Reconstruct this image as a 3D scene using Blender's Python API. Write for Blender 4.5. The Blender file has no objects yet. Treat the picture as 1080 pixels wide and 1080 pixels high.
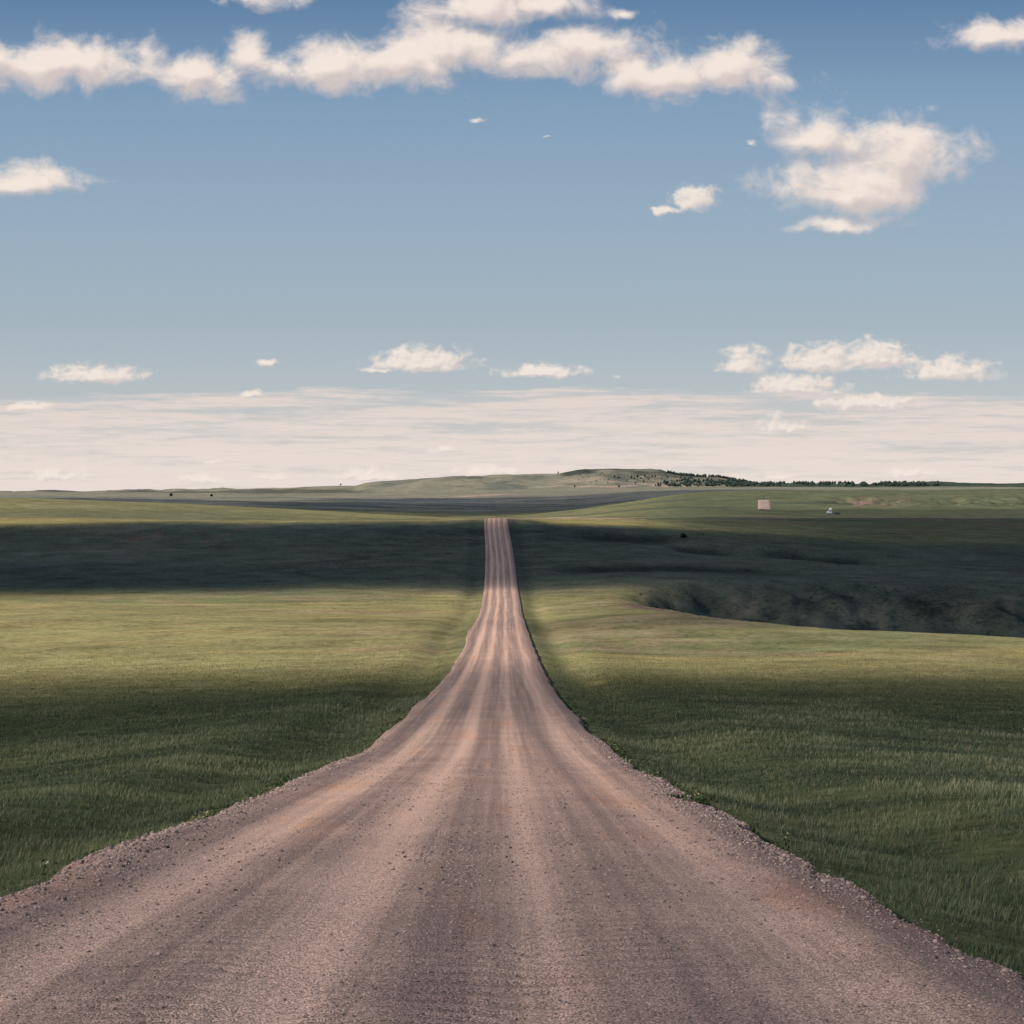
import bpy, math
import numpy as np
from math import radians as R

F = 2000.0          # focal length in photo pixels (1080 px frame)
HY = 512.0          # row of the true horizon in the photo
SUN_EL, SUN_AZ = 33.0, 200.0       # degrees; azimuth measured from +X, anticlockwise (200 = left, a little behind)
S = np.array([math.cos(R(SUN_EL))*math.cos(R(SUN_AZ)), math.cos(R(SUN_EL))*math.sin(R(SUN_AZ)), math.sin(R(SUN_EL))])

scene = bpy.context.scene
col = scene.collection
rng = np.random.default_rng(7)

# ------------------------------------------------------------------ noise
_perm = np.random.default_rng(3).random((256, 256))
def vnoise(x, y):
    x = np.asarray(x, float); y = np.asarray(y, float)
    xi = np.floor(x).astype(int); yi = np.floor(y).astype(int)
    fx = x-xi; fy = y-yi
    fx = fx*fx*fx*(fx*(fx*6-15)+10); fy = fy*fy*fy*(fy*(fy*6-15)+10)
    a = _perm[xi & 255, yi & 255]; b = _perm[(xi+1) & 255, yi & 255]
    c = _perm[xi & 255, (yi+1) & 255]; d = _perm[(xi+1) & 255, (yi+1) & 255]
    return (a*(1-fx)+b*fx)*(1-fy)+(c*(1-fx)+d*fx)*fy
def fbm(x, y, o=4, g=0.5, seed=0.0):
    s = 0; a = 1; t = 0
    ca, sa = math.cos(0.6), math.sin(0.6)
    x = np.asarray(x, float)+seed*17.3; y = np.asarray(y, float)-seed*9.1
    for i in range(o):
        s = s+a*vnoise(x, y); t += a; a *= g
        x, y = (ca*x-sa*y)*2.03+5.2, (sa*x+ca*y)*2.03+1.7
    return s/t-0.5
def sstep(a, b, x):
    t = np.clip((np.asarray(x, float)-a)/(b-a), 0, 1)
    return t*t*(3-2*t)
def pchip(xs, ys, x):
    xs = np.asarray(xs, float); ys = np.asarray(ys, float)
    h = np.diff(xs); d = np.diff(ys, axis=0)/h.reshape((-1,)+(1,)*(ys.ndim-1))
    m = np.zeros_like(ys)
    m[0] = d[0]; m[-1] = d[-1]
    p = d[:-1]*d[1:]
    m[1:-1] = np.where(p > 0, 2*p/np.where(np.abs(d[:-1]+d[1:]) < 1e-12, 1, d[:-1]+d[1:]), 0)
    x = np.clip(x, xs[0], xs[-1])
    i = np.clip(np.searchsorted(xs, x)-1, 0, len(xs)-2)
    sh = x.shape+(1,)*(ys.ndim-1)
    t = ((x-xs[i])/h[i]).reshape(sh); hh = h[i].reshape(sh)
    return ((2*t**3-3*t**2+1)*ys[i]+(t**3-2*t**2+t)*hh*m[i]+(-2*t**3+3*t**2)*ys[i+1]+(t**3-t**2)*hh*m[i+1])

# ------------------------------------------------------------------ road profile
RD = np.array([-200, 0, 12, 28.1, 33.8, 43.4, 63.4, 82, 117, 150, 173, 254, 321, 410, 486, 548, 630, 676, 700, 730, 770, 900])
RZ = np.array([-2.2, -1.95, -3.30, -5.10, -5.74, -6.80, -8.95, -10.6, -13.2, -15.6, -17.0, -20.9, -23.4, -26.5, -26.6, -24.2, -19.3, -15.3, -12.3, -12.6, -13.2, -17])
CD = np.array([-200, 0, 28, 63, 117, 173, 254, 321, 410, 486, 548, 630, 680, 700, 715, 730, 760])
CX = np.array([1.0, -0.55, -0.72, -0.84, -1.15, -1.38, -1.7, -2.0, -2.3, -2.75, -3.3, -4.4, -5.5, -5.7, -5.0, -3.0, 6.0])
def zroad(y): return pchip(RD, RZ, y)
def xroad(y): return pchip(CD, CX, y)
def hwid(x, y):
    """half width of the gravel on the side of x (left berm a little wider near the camera)"""
    y = np.asarray(y, float); side = np.sign(x)
    w = 4.25+0.55*(vnoise(y*0.16+side*40, side*3.3)-0.5)*np.exp(-np.abs(y)/250)
    w = w+0.30*(vnoise(y*0.9+side*11, side*8.3)-0.5)*np.exp(-np.abs(y)/60)
    w = w+np.where(side < 0, 0.15*np.exp(-np.maximum(y, 0)/38.), -0.1*np.exp(-np.maximum(y, 0)/60.))
    w = w+np.where((side < 0), 0.5*np.exp(-((y-285)/22.)**2), 0)
    return w

# ------------------------------------------------------------------ the lie of the land
US = np.array([-700, -540, -360, -200, -60, -15, 60, 120, 200, 300, 360, 540, 700])
rows = {
 321: [660, 658, 657, 656, 657, 657, 655, 653, 652, 654, 656, 662, 665],
 410: [639, 639, 640, 642, 643, 643, 641, 638, 636, 636, 637, 640, 642],
 486: [624, 623, 623, 622, 622, 622, 620, 618, 618, 620, 622, 626, 628],
 548: [603, 602, 602, 601, 600, 600, 600, 600, 602, 605, 608, 612, 614],
 630: [577, 577, 575, 574, 574, 574, 574, 575, 579, 584, 588, 594, 598],
 676: [562, 561, 559, 557, 557, 557, 558, 560, 564, 570, 574, 580, 584],
 705: [553, 552, 550, 548.5, 547.5, 547.5, 551, 553, 558, 564, 568, 574, 578],
 760: [555, 554, 552.5, 550.5, 550, 549, 546.3, 548, 552, 557, 559, 563, 565],
 900: [540, 541, 545, 549.5, 552, 552, 550, 549, 548.5, 550, 551, 552, 552],
 1100: [519, 524, 530.5, 539, 545.5, 548, 546, 543.5, 542.5, 545, 545.5, 546, 546],
 1190: [522, 526, 532, 540, 546.5, 548, 545.5, 541.5, 540, 541.5, 542, 542, 542],
 1290: [526, 530, 535, 542, 547, 547.5, 544, 539, 536, 537, 537, 537, 537],
 1500: [533, 535, 537.5, 543, 546, 545.5, 540.5, 533.5, 527, 524.0, 524, 523, 523],
 1800: [535, 536, 537.5, 541, 545, 544.5, 538, 530, 520, 517.5, 517, 516, 516],
 2200: [529, 531, 533, 537, 541, 541.5, 539.5, 533, 526, 522, 521, 520, 520],
 2700: [525, 526, 528, 531, 534.5, 535, 533, 528, 521, 520, 520, 519, 519],
 3300: [522, 523, 524, 526, 528, 527, 525.5, 522, 518.5, 518, 518, 517, 517],
 4200: [520, 521, 521, 522, 521.5, 520, 518.5, 516.5, 515.5, 515, 515, 515, 515],
 4700: [520, 520, 520, 520.5, 518.5, 517, 515.5, 514.5, 514, 514, 514, 514, 514],
}
RDs = [-200, 0, 12, 28.1, 43.4, 63.4, 82, 117, 173, 254]+sorted(rows)
tab = []
for D in RDs:
    if D in rows:
        tab.append([-(v-HY)/F*D for v in rows[D]])
    else:
        z = float(pchip(RD, RZ, np.array([float(D)]))[0])
        lat = np.array([-1.2, -.8, -.45, -.25, -.1, 0, -.1, -.1, -.1, -.1, -.1, -.3, -.6])*min(1.5, max(D, 0)/60.)
        tab.append(list(z-0.35+lat))
tab = np.array(tab)
LD = np.linspace(0, 1, 1400); Dfine = -200+(LD**2.2)*4900
LU = np.linspace(-700, 700, 281)
T1 = pchip(np.array(RDs, float), tab, Dfine)
TAB = pchip(US, T1.T, LU).T                          # (D, u)
SX = np.array([-700, -540, -360, -310, -240, -195, -190, -165, -155, -110, -70, 0, 48, 52, 70, 100, 140, 157, 167, 190, 220, 245, 260, 295, 310, 328, 360, 450, 540, 700])
SY = np.array([521, 520, 518, 517, 515, 512.5, 512.3, 512.3, 509.5, 506.5, 504, 501, 500, 499, 496, 494.3, 495.3, 495.3, 499, 501.5, 505, 508.5, 511.5, 511, 510, 511.5, 511, 509, 511, 513])
def field(x, y):
    D = np.clip(y, -190, 4699.)
    u = np.clip(x/np.maximum(y, 45.)*F, -699, 699)
    fd = (((D+200)/4900)**(1/2.2))*1399; i = np.clip(fd.astype(int), 0, 1398); a = fd-i
    fu = (u+700)/5.0; j = np.clip(fu.astype(int), 0, 279); b = fu-j
    z = (TAB[i, j]*(1-b)+TAB[i, j+1]*b)*(1-a)+(TAB[i+1, j]*(1-b)+TAB[i+1, j+1]*b)*a
    # the far hill: rises from 4700 m to its skyline at 6000 m and drops away behind
    sil = np.interp(u, SX, SY)+(1.1*fbm(u/5., u*0+3.3, 3, .6, seed=95))*(.25+.75*sstep(48, 60, u)*(1-sstep(215, 240, u)))
    w = sstep(4700, 6000, y)
    yy = np.interp(y, [4700, 6000, 9500], [514, 514, 522])
    base = np.where(y > 4700, z/np.maximum(D, 1)*np.maximum(y, 1), z)
    zs = -(sil-HY)/F*y
    zz = base*(1-w)+zs*w
    back = sstep(6050, 8500, y)
    zz = zz-back*70
    return zz
def gully_mask(x, y):
    u = x/np.maximum(y, 45.)*F
    n = 14*fbm(x/60., y/60., 3, seed=4)
    near = np.interp(u, [80, 112, 150, 200, 300, 360, 540, 700], [455, 430, 385, 325, 300, 292, 280, 270])+n*0.6
    far = np.interp(u, [80, 112, 200, 300, 360, 540, 700], [455, 480, 520, 530, 535, 540, 540])+n*1.8
    s = sstep(90, 230, u)
    g = sstep(0, 1, (y-near)/45.)*(1-sstep(-70, 0, y-far))
    return g*s, near, far
def height(x, y):
    x = np.asarray(x, float); y = np.asarray(y, float)
    z = field(x, y)
    xc = xroad(np.clip(y, -200, 760)); d = np.abs(x-xc)
    away = sstep(6, 30, d)
    # undulations of the fields
    z = z+away*(0.5*fbm(x/34., y/34., 3, seed=1)+0.9*fbm(x/90., y/70., 3, seed=2)*sstep(60, 200, y))
    z = z+0.16*fbm(x/5., y/5., 3, seed=6)*sstep(4, 10, d)
    farw = sstep(850, 1500, y)
    z = z+farw*(3.2*fbm(x/150., y/130., 4, seed=3)+1.6*fbm(x/45., y/60., 3, seed=9))
    z = z+sstep(2000, 3200, y)*(7*fbm(x/420., y/420., 4, seed=5))*(1-0.8*sstep(5600, 6000, y))
    z = z+sstep(4700, 5100, y)*(1-0.75*sstep(5850, 5990, y))*(26*fbm(x/150., y/210., 5, seed=15))
    # the eroded gully on the right
    g, near, far = gully_mask(x, y)
    er = np.abs(fbm(x/17., y/34., 5, .55, seed=8))*2
    z = z-g*(11.5+6*fbm(x/60., y/40., 3, seed=7))+(g*(1-g)*4)*(er*4.6-1.2)+g*(er-0.3)*3.2
    # little scarps on the shaded slope beyond the gully
    u = x/np.maximum(y, 45.)*F
    for (u0, u1, c, slope, hgt, sd) in ((40, 210, 668, -0.10, 2.0, 11), (150, 420, 640, -0.06, 2.8, 12), (20, 330, 560, 0.02, 1.3, 13)):
        yc = c+slope*(x-60)+16*fbm(x/55., x*0+sd, 4, seed=sd)
        m = sstep(u0, u0+50, u)*(1-sstep(u1-60, u1, u))
        z = z-m*hgt*np.exp(-((y-yc+9)/12.)**2)+m*hgt*.4*np.exp(-((y-yc-7)/9.)**2)
    # eroded bank by the far track
    m = np.exp(-((x-330*y/1400.*0.74)/75.)**2)
    bm_ = sstep(330, 352, u)*sstep(1330, 1380, y)*(1-sstep(1470, 1540, y))
    z = z+bm_*(np.abs(fbm(x/16., y/30., 4, seed=21))*14-3)
    # road corridor
    near_road = (y < 775)
    hw = hwid(x-xc, y)
    zr = zroad(np.clip(y, -200, 900))-0.16
    w = sstep(hw+0.3, hw+16, d)
    ditch = -0.55*np.exp(-((d-hw-3.2)/2.2)**2)*(1-0.5*sstep(300, 600, y))
    keep = 1-sstep(700, 730, y)
    w = 1-(1-w)*keep
    z = np.where(near_road, (zr+ditch)*(1-w)+z*w, z)
    return z

# ------------------------------------------------------------------ mesh helpers
def mesh_obj(name, verts, faces, mat, parent=None, colors=None, smooth=True, uv=None, attrs=None):
    """verts (N,3) numpy; faces: (M,k) int array or a list of such arrays"""
    me = bpy.data.meshes.new(name)
    if not isinstance(faces, list): faces = [faces]
    faces = [np.asarray(f, dtype=np.int32) for f in faces if len(f)]
    verts = np.asarray(verts, dtype=np.float32)
    me.vertices.add(len(verts)); me.vertices.foreach_set('co', verts.ravel())
    nl = sum(f.size for f in faces); nf = sum(len(f) for f in faces)
    me.loops.add(nl); me.polygons.add(nf)
    me.loops.foreach_set('vertex_index', np.concatenate([f.ravel() for f in faces]))
    tot = np.concatenate([np.full(len(f), f.shape[1], np.int32) for f in faces])
    st = np.concatenate([[0], np.cumsum(tot)[:-1]]).astype(np.int32)
    me.polygons.foreach_set('loop_start', st); me.polygons.foreach_set('loop_total', tot)
    me.polygons.foreach_set('use_smooth', np.full(nf, smooth, bool))
    me.update(calc_edges=True)
    if colors is not None:
        c = np.ones((len(verts), 4), np.float32); c[:, :colors.shape[1]] = colors
        a = me.color_attributes.new('Col', 'FLOAT_COLOR', 'POINT'); a.data.foreach_set('color', c.ravel())
    if attrs:
        for k, v in attrs.items():
            a = me.attributes.new(k, 'FLOAT', 'POINT'); a.data.foreach_set('value', np.asarray(v, np.float32))
    if mat: me.materials.append(mat)
    ob = bpy.data.objects.new(name, me); col.objects.link(ob)
    if parent: ob.parent = parent
    return ob
def grid_faces(nr, nc, off=0):
    i = np.arange(nr-1)[:, None]*nc+np.arange(nc-1)[None, :]+off
    return np.stack([i, i+1, i+nc+1, i+nc], -1).reshape(-1, 4)
def tag(o, label=None, cat=None, group=None, kind=None):
    if label: o['label'] = label
    if cat: o['category'] = cat
    if group: o['group'] = group
    if kind: o['kind'] = kind
    return o
def empty(name, loc, rz=0.0):
    o = bpy.data.objects.new(name, None); col.objects.link(o)
    o.location = loc; o.rotation_euler = (0, 0, rz); o.empty_display_size = 0.3
    return o

# ------------------------------------------------------------------ node helpers
class NT:
    def __init__(s, tree): s.t = tree; s.n = tree.nodes; s.l = tree.links
    def node(s, typ, **kw):
        n = s.n.new(typ)
        for k, v in kw.items(): setattr(n, k, v)
        return n
    def put(s, sock, v):
        if isinstance(v, bpy.types.NodeSocket): s.l.new(v, sock)
        elif v is not None: sock.default_value = v
    def m(s, op, a, b=None, c=None, clamp=False):
        n = s.n.new('ShaderNodeMath'); n.operation = op; n.use_clamp = clamp
        s.put(n.inputs[0], a); s.put(n.inputs[1], b)
        if c is not None: s.put(n.inputs[2], c)
        return n.outputs[0]
    def vm(s, op, a, b=None, out=0, scale=None):
        n = s.n.new('ShaderNodeVectorMath'); n.operation = op
        s.put(n.inputs[0], a); s.put(n.inputs[1], b)
        if scale is not None: s.put(n.inputs['Scale'], scale)
        return n.outputs[out]
    def noise(s, vec, scale, detail=4, rough=0.5, dist=0.0, lac=2.0):
        n = s.n.new('ShaderNodeTexNoise'); s.put(n.inputs['Vector'], vec)
        n.inputs['Scale'].default_value = scale; n.inputs['Detail'].default_value = detail
        n.inputs['Roughness'].default_value = rough; n.inputs['Distortion'].default_value = dist
        n.inputs['Lacunarity'].default_value = lac
        return n.outputs['Fac']
    def vor(s, vec, scale, feature='F1', out='Distance', rnd=1.0):
        n = s.n.new('ShaderNodeTexVoronoi'); n.feature = feature; s.put(n.inputs['Vector'], vec)
        n.inputs['Scale'].default_value = scale; n.inputs['Randomness'].default_value = rnd
        return n.outputs[out]
    def rng(s, v, a, b, c=0.0, d=1.0, kind='SMOOTHSTEP'):
        n = s.n.new('ShaderNodeMapRange'); n.interpolation_type = kind; n.clamp = True if hasattr(n, 'clamp') else None
        s.put(n.inputs[0], v)
        for k, q in zip((1, 2, 3, 4), (a, b, c, d)): s.put(n.inputs[k], q)
        return n.outputs[0]
    def mix(s, f, a, b, mode='MIX'):
        n = s.n.new('ShaderNodeMix'); n.data_type = 'RGBA'; n.blend_type = mode; n.clamp_factor = True
        s.put(n.inputs[0], f)
        for sock, v in ((n.inputs[6], a), (n.inputs[7], b)):
            if isinstance(v, (tuple, list)) and len(v) == 3: v = (*v, 1)
            s.put(sock, v)
        return n.outputs[2]
    def comb(s, x, y, z=0.0):
        n = s.n.new('ShaderNodeCombineXYZ'); s.put(n.inputs[0], x); s.put(n.inputs[1], y); s.put(n.inputs[2], z)
        return n.outputs[0]
    def sep(s, v):
        n = s.n.new('ShaderNodeSeparateXYZ'); s.put(n.inputs[0], v); return n.outputs
    def attr(s, name, out='Color'):
        n = s.n.new('ShaderNodeAttribute'); n.attribute_name = name; return n.outputs[out]
    def gray(s, v): return s.comb(v, v, v)
def new_mat(name):
    m = bpy.data.materials.new(name); m.use_nodes = True
    m.node_tree.nodes.clear(); return m, NT(m.node_tree)
def surf(nt, shader):
    o = nt.node('ShaderNodeOutputMaterial'); nt.l.new(shader, o.inputs['Surface'])
def principled(nt, color, rough=0.9, bump=None, spec=0.2, metal=0.0):
    p = nt.node('ShaderNodeBsdfPrincipled')
    if isinstance(color, (tuple, list)): color = (*color[:3], 1)
    nt.put(p.inputs['Base Color'], color); nt.put(p.inputs['Roughness'], rough)
    p.inputs['Specular IOR Level'].default_value = spec; p.inputs['Metallic'].default_value = metal
    if bump is not None: nt.l.new(bump, p.inputs['Normal'])
    return p.outputs[0]
def bump(nt, h, strength, dist, normal=None):
    b = nt.node('ShaderNodeBump'); b.inputs['Strength'].default_value = strength; b.inputs['Distance'].default_value = dist
    nt.l.new(h, b.inputs['Height'])
    if normal is not None: nt.l.new(normal, b.inputs['Normal'])
    return b.outputs[0]
def pos(nt): return nt.node('ShaderNodeNewGeometry').outputs['Position']

# ------------------------------------------------------------------ materials
def mat_ground():
    m, n = new_mat('meadow_and_soil'); P = pos(n); c = n.attr('Col')
    a = n.noise(P, 0.9, 6, 0.65); b = n.noise(P, 0.11, 5, 0.6); e = n.noise(P, 0.018, 5, 0.6); k = n.noise(P, 5.0, 3, 0.6)
    v = n.m('ADD', n.m('MULTIPLY', n.m('SUBTRACT', a, .5), 2.0), n.m('MULTIPLY', n.m('SUBTRACT', b, .5), 1.4))
    v = n.m('ADD', v, n.m('MULTIPLY', n.m('SUBTRACT', k, .5), .8))
    v = n.m('ADD', v, n.m('MULTIPLY', n.m('SUBTRACT', e, .5), 0.9))
    v = n.m('MAXIMUM', n.m('ADD', v, 1.0), .35)
    cc = n.vm('MULTIPLY', c, n.gray(v))
    # dry tints where the patchy noise is high, bluish green where it is low
    dry = n.rng(n.noise(n.vm('MULTIPLY', P, (0.6, 1.3, 1)), 0.035, 6, 0.7), 0.48, 0.66)
    cc = n.mix(n.m('MULTIPLY', dry, 0.35), cc, n.vm('MULTIPLY', cc, (1.45, 1.12, 1.0)))
    bp = bump(n, a, 0.6, 0.25)
    surf(n, principled(n, cc, 1.0, bp, 0.0)); return m
def mat_road():
    m, n = new_mat('packed_gravel'); P = pos(n)
    uv = n.comb(n.attr('lat', 'Fac'), n.attr('along', 'Fac'), 0)
    lat = n.attr('lat', 'Fac')
    # lateral wander of the wheel tracks
    wob = n.m('MULTIPLY', n.m('SUBTRACT', n.noise(n.vm('MULTIPLY', uv, (0.10, 0.010, 1)), 1, 3), .5), .9)
    l2 = n.m('ADD', lat, wob)
    tr = None
    for c, w, k in ((-2.75, .42, .85), (-0.95, .40, 1.0), (0.80, .36, .75), (2.75, .36, .7), (-4.3, .35, .35)):
        g = n.m('EXPONENT', n.m('MULTIPLY', n.m('POWER', n.m('DIVIDE', n.m('ABSOLUTE', n.m('SUBTRACT', l2, c)), w), 2.0), -1.0))
        g = n.m('MULTIPLY', g, k); tr = g if tr is None else n.m('ADD', tr, g)
    streak = n.noise(n.vm('MULTIPLY', uv, (3.6, 0.022, 1)), 1, 5, 0.62)
    streak2 = n.noise(n.vm('MULTIPLY', uv, (0.7, 0.014, 1)), 1, 4, 0.55)
    patch = n.noise(uv, 0.35, 5, 0.6)
    fine = n.noise(P, 30, 4, 0.7)
    t = n.m('ADD', n.m('MULTIPLY', tr, 0.72), n.m('MULTIPLY', n.m('SUBTRACT', streak, .5), 1.45))
    t = n.m('ADD', t, n.m('MULTIPLY', n.m('SUBTRACT', streak2, .5), .9))
    t = n.m('ADD', t, n.m('MULTIPLY', n.m('SUBTRACT', patch, .5), .8))
    t = n.m('ADD', t, n.m('MULTIPLY', n.m('SUBTRACT', fine, .5), .5))
    edge = n.rng(n.m('ABSOLUTE', lat), 2.9, 4.6)
    t = n.m('SUBTRACT', t, n.m('MULTIPLY', edge, 0.30))
    tt = n.rng(t, -0.40, 0.95)
    colr = n.mix(tt, (0.310, 0.210, 0.176), (0.800, 0.525, 0.395))
    # orange-brown soil tint in patches
    ora = n.rng(n.noise(n.vm('MULTIPLY', uv, (0.55, 0.09, 1)), 1.0, 5, 0.6), .52, .68)
    colr = n.mix(n.m('MULTIPLY', ora, .75), colr, n.vm('MULTIPLY', colr, (1.10, 0.92, 0.78)))
    colr = n.vm('MULTIPLY', colr, n.gray(n.m('ADD', .97, n.m('MULTIPLY', n.attr('ripple', 'Fac'), n.m('ADD', .05, n.m('MULTIPLY', fine, .34))))))  # crests lighter, troughs darker: ripple shading put into the gravel colour
    # stones of the surface, each its own tone
    cell = n.vor(P, 70, 'F1', 'Color'); cv = n.sep(cell)
    grain = n.m('ADD', 0.42, n.m('MULTIPLY', cv[0], 1.16))
    cell2 = n.sep(n.vor(P, 28, 'F1', 'Color')); d2 = n.vor(P, 28, 'F1', 'Distance')
    big = n.m('MULTIPLY', n.rng(cell2[1], .78, .84), n.rng(d2, .42, .30))
    colr = n.vm('MULTIPLY', colr, n.gray(grain))
    colr = n.mix(n.m('MULTIPLY', big, .7), colr, n.mix(cell2[2], (0.12, 0.10, 0.105), (0.45, 0.36, 0.34)))
    d1 = n.vor(P, 70, 'F1', 'Distance')
    hgt = n.m('ADD', n.m('MULTIPLY', n.m('SUBTRACT', 1.0, d1), n.m('ADD', .35, cv[1])), n.m('MULTIPLY', big, 1.5))
    hgt = n.m('ADD', hgt, n.m('MULTIPLY', n.noise(P, 9, 4, .6), 2.0))
    surf(n, principled(n, colr, 0.95, bump(n, hgt, 0.75, 0.014), 0.1)); return m
def mat_attr(name, rough=0.9, transl=0.0, spec=0.1, noise=None):
    m, n = new_mat(name); c = n.attr('Col')
    if noise: c = n.vm('MULTIPLY', c, n.gray(n.rng(n.noise(pos(n), noise, 4, .6), .25, .75, .65, 1.35, 'LINEAR')))
    s = principled(n, c, rough, None, spec)
    if transl:
        t = n.node('ShaderNodeBsdfTranslucent'); n.put(t.inputs[0], n.vm('MULTIPLY', c, (1.15, 1.2, 0.7)))
        x = n.node('ShaderNodeMixShader'); x.inputs[0].default_value = transl
        n.l.new(s, x.inputs[1]); n.l.new(t.outputs[0], x.inputs[2]); s = x.outputs[0]
    surf(n, s); return m
def mat_plain(name, color, rough=0.5, spec=0.4, metal=0.0, var=0.12, scale=3.0):
    m, n = new_mat(name); P = n.node('ShaderNodeTexCoord').outputs['Object']
    c = n.vm('MULTIPLY', (*color,), n.gray(n.rng(n.noise(P, scale, 4, .6), .3, .7, 1-var, 1+var, 'LINEAR')))
    surf(n, principled(n, c, rough, None, spec, metal)); return m
def mat_cloud():
    m, n = new_mat('cloud_vapour'); P = pos(n)
    d = n.attr('dens', 'Fac')
    nz = n.noise(P, 0.010, 7, 0.62)
    a = n.m('ADD', d, n.m('MULTIPLY', n.m('SUBTRACT', nz, .5), n.attr('rag', 'Fac')))
    a = n.m('MULTIPLY', n.rng(a, 0.0, 0.34), n.attr('opac', 'Fac'))
    df = n.node('ShaderNodeBsdfDiffuse'); n.put(df.inputs[0], (0.85, 0.85, 0.86, 1))
    tl = n.node('ShaderNodeBsdfTranslucent'); n.put(tl.inputs[0], (0.6, 0.62, 0.65, 1))
    mx = n.node('ShaderNodeMixShader'); mx.inputs[0].default_value = .4
    n.l.new(df.outputs[0], mx.inputs[1]); n.l.new(tl.outputs[0], mx.inputs[2])
    tp = n.node('ShaderNodeBsdfTransparent')
    my = n.node('ShaderNodeMixShader'); n.l.new(a, my.inputs[0]); n.l.new(tp.outputs[0], my.inputs[1]); n.l.new(mx.outputs[0], my.inputs[2])
    surf(n, my.outputs[0]); return m

M_ground = mat_ground(); M_road = mat_road()
M_grass = mat_attr('grass_blades', 0.75, 0.35, 0.15)
M_leaf = mat_attr('tree_foliage', 0.8, 0.2, 0.1)
M_stone = mat_attr('loose_stone', 0.9, 0.0, 0.15, 60.0)
M_cloud = mat_cloud()

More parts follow.
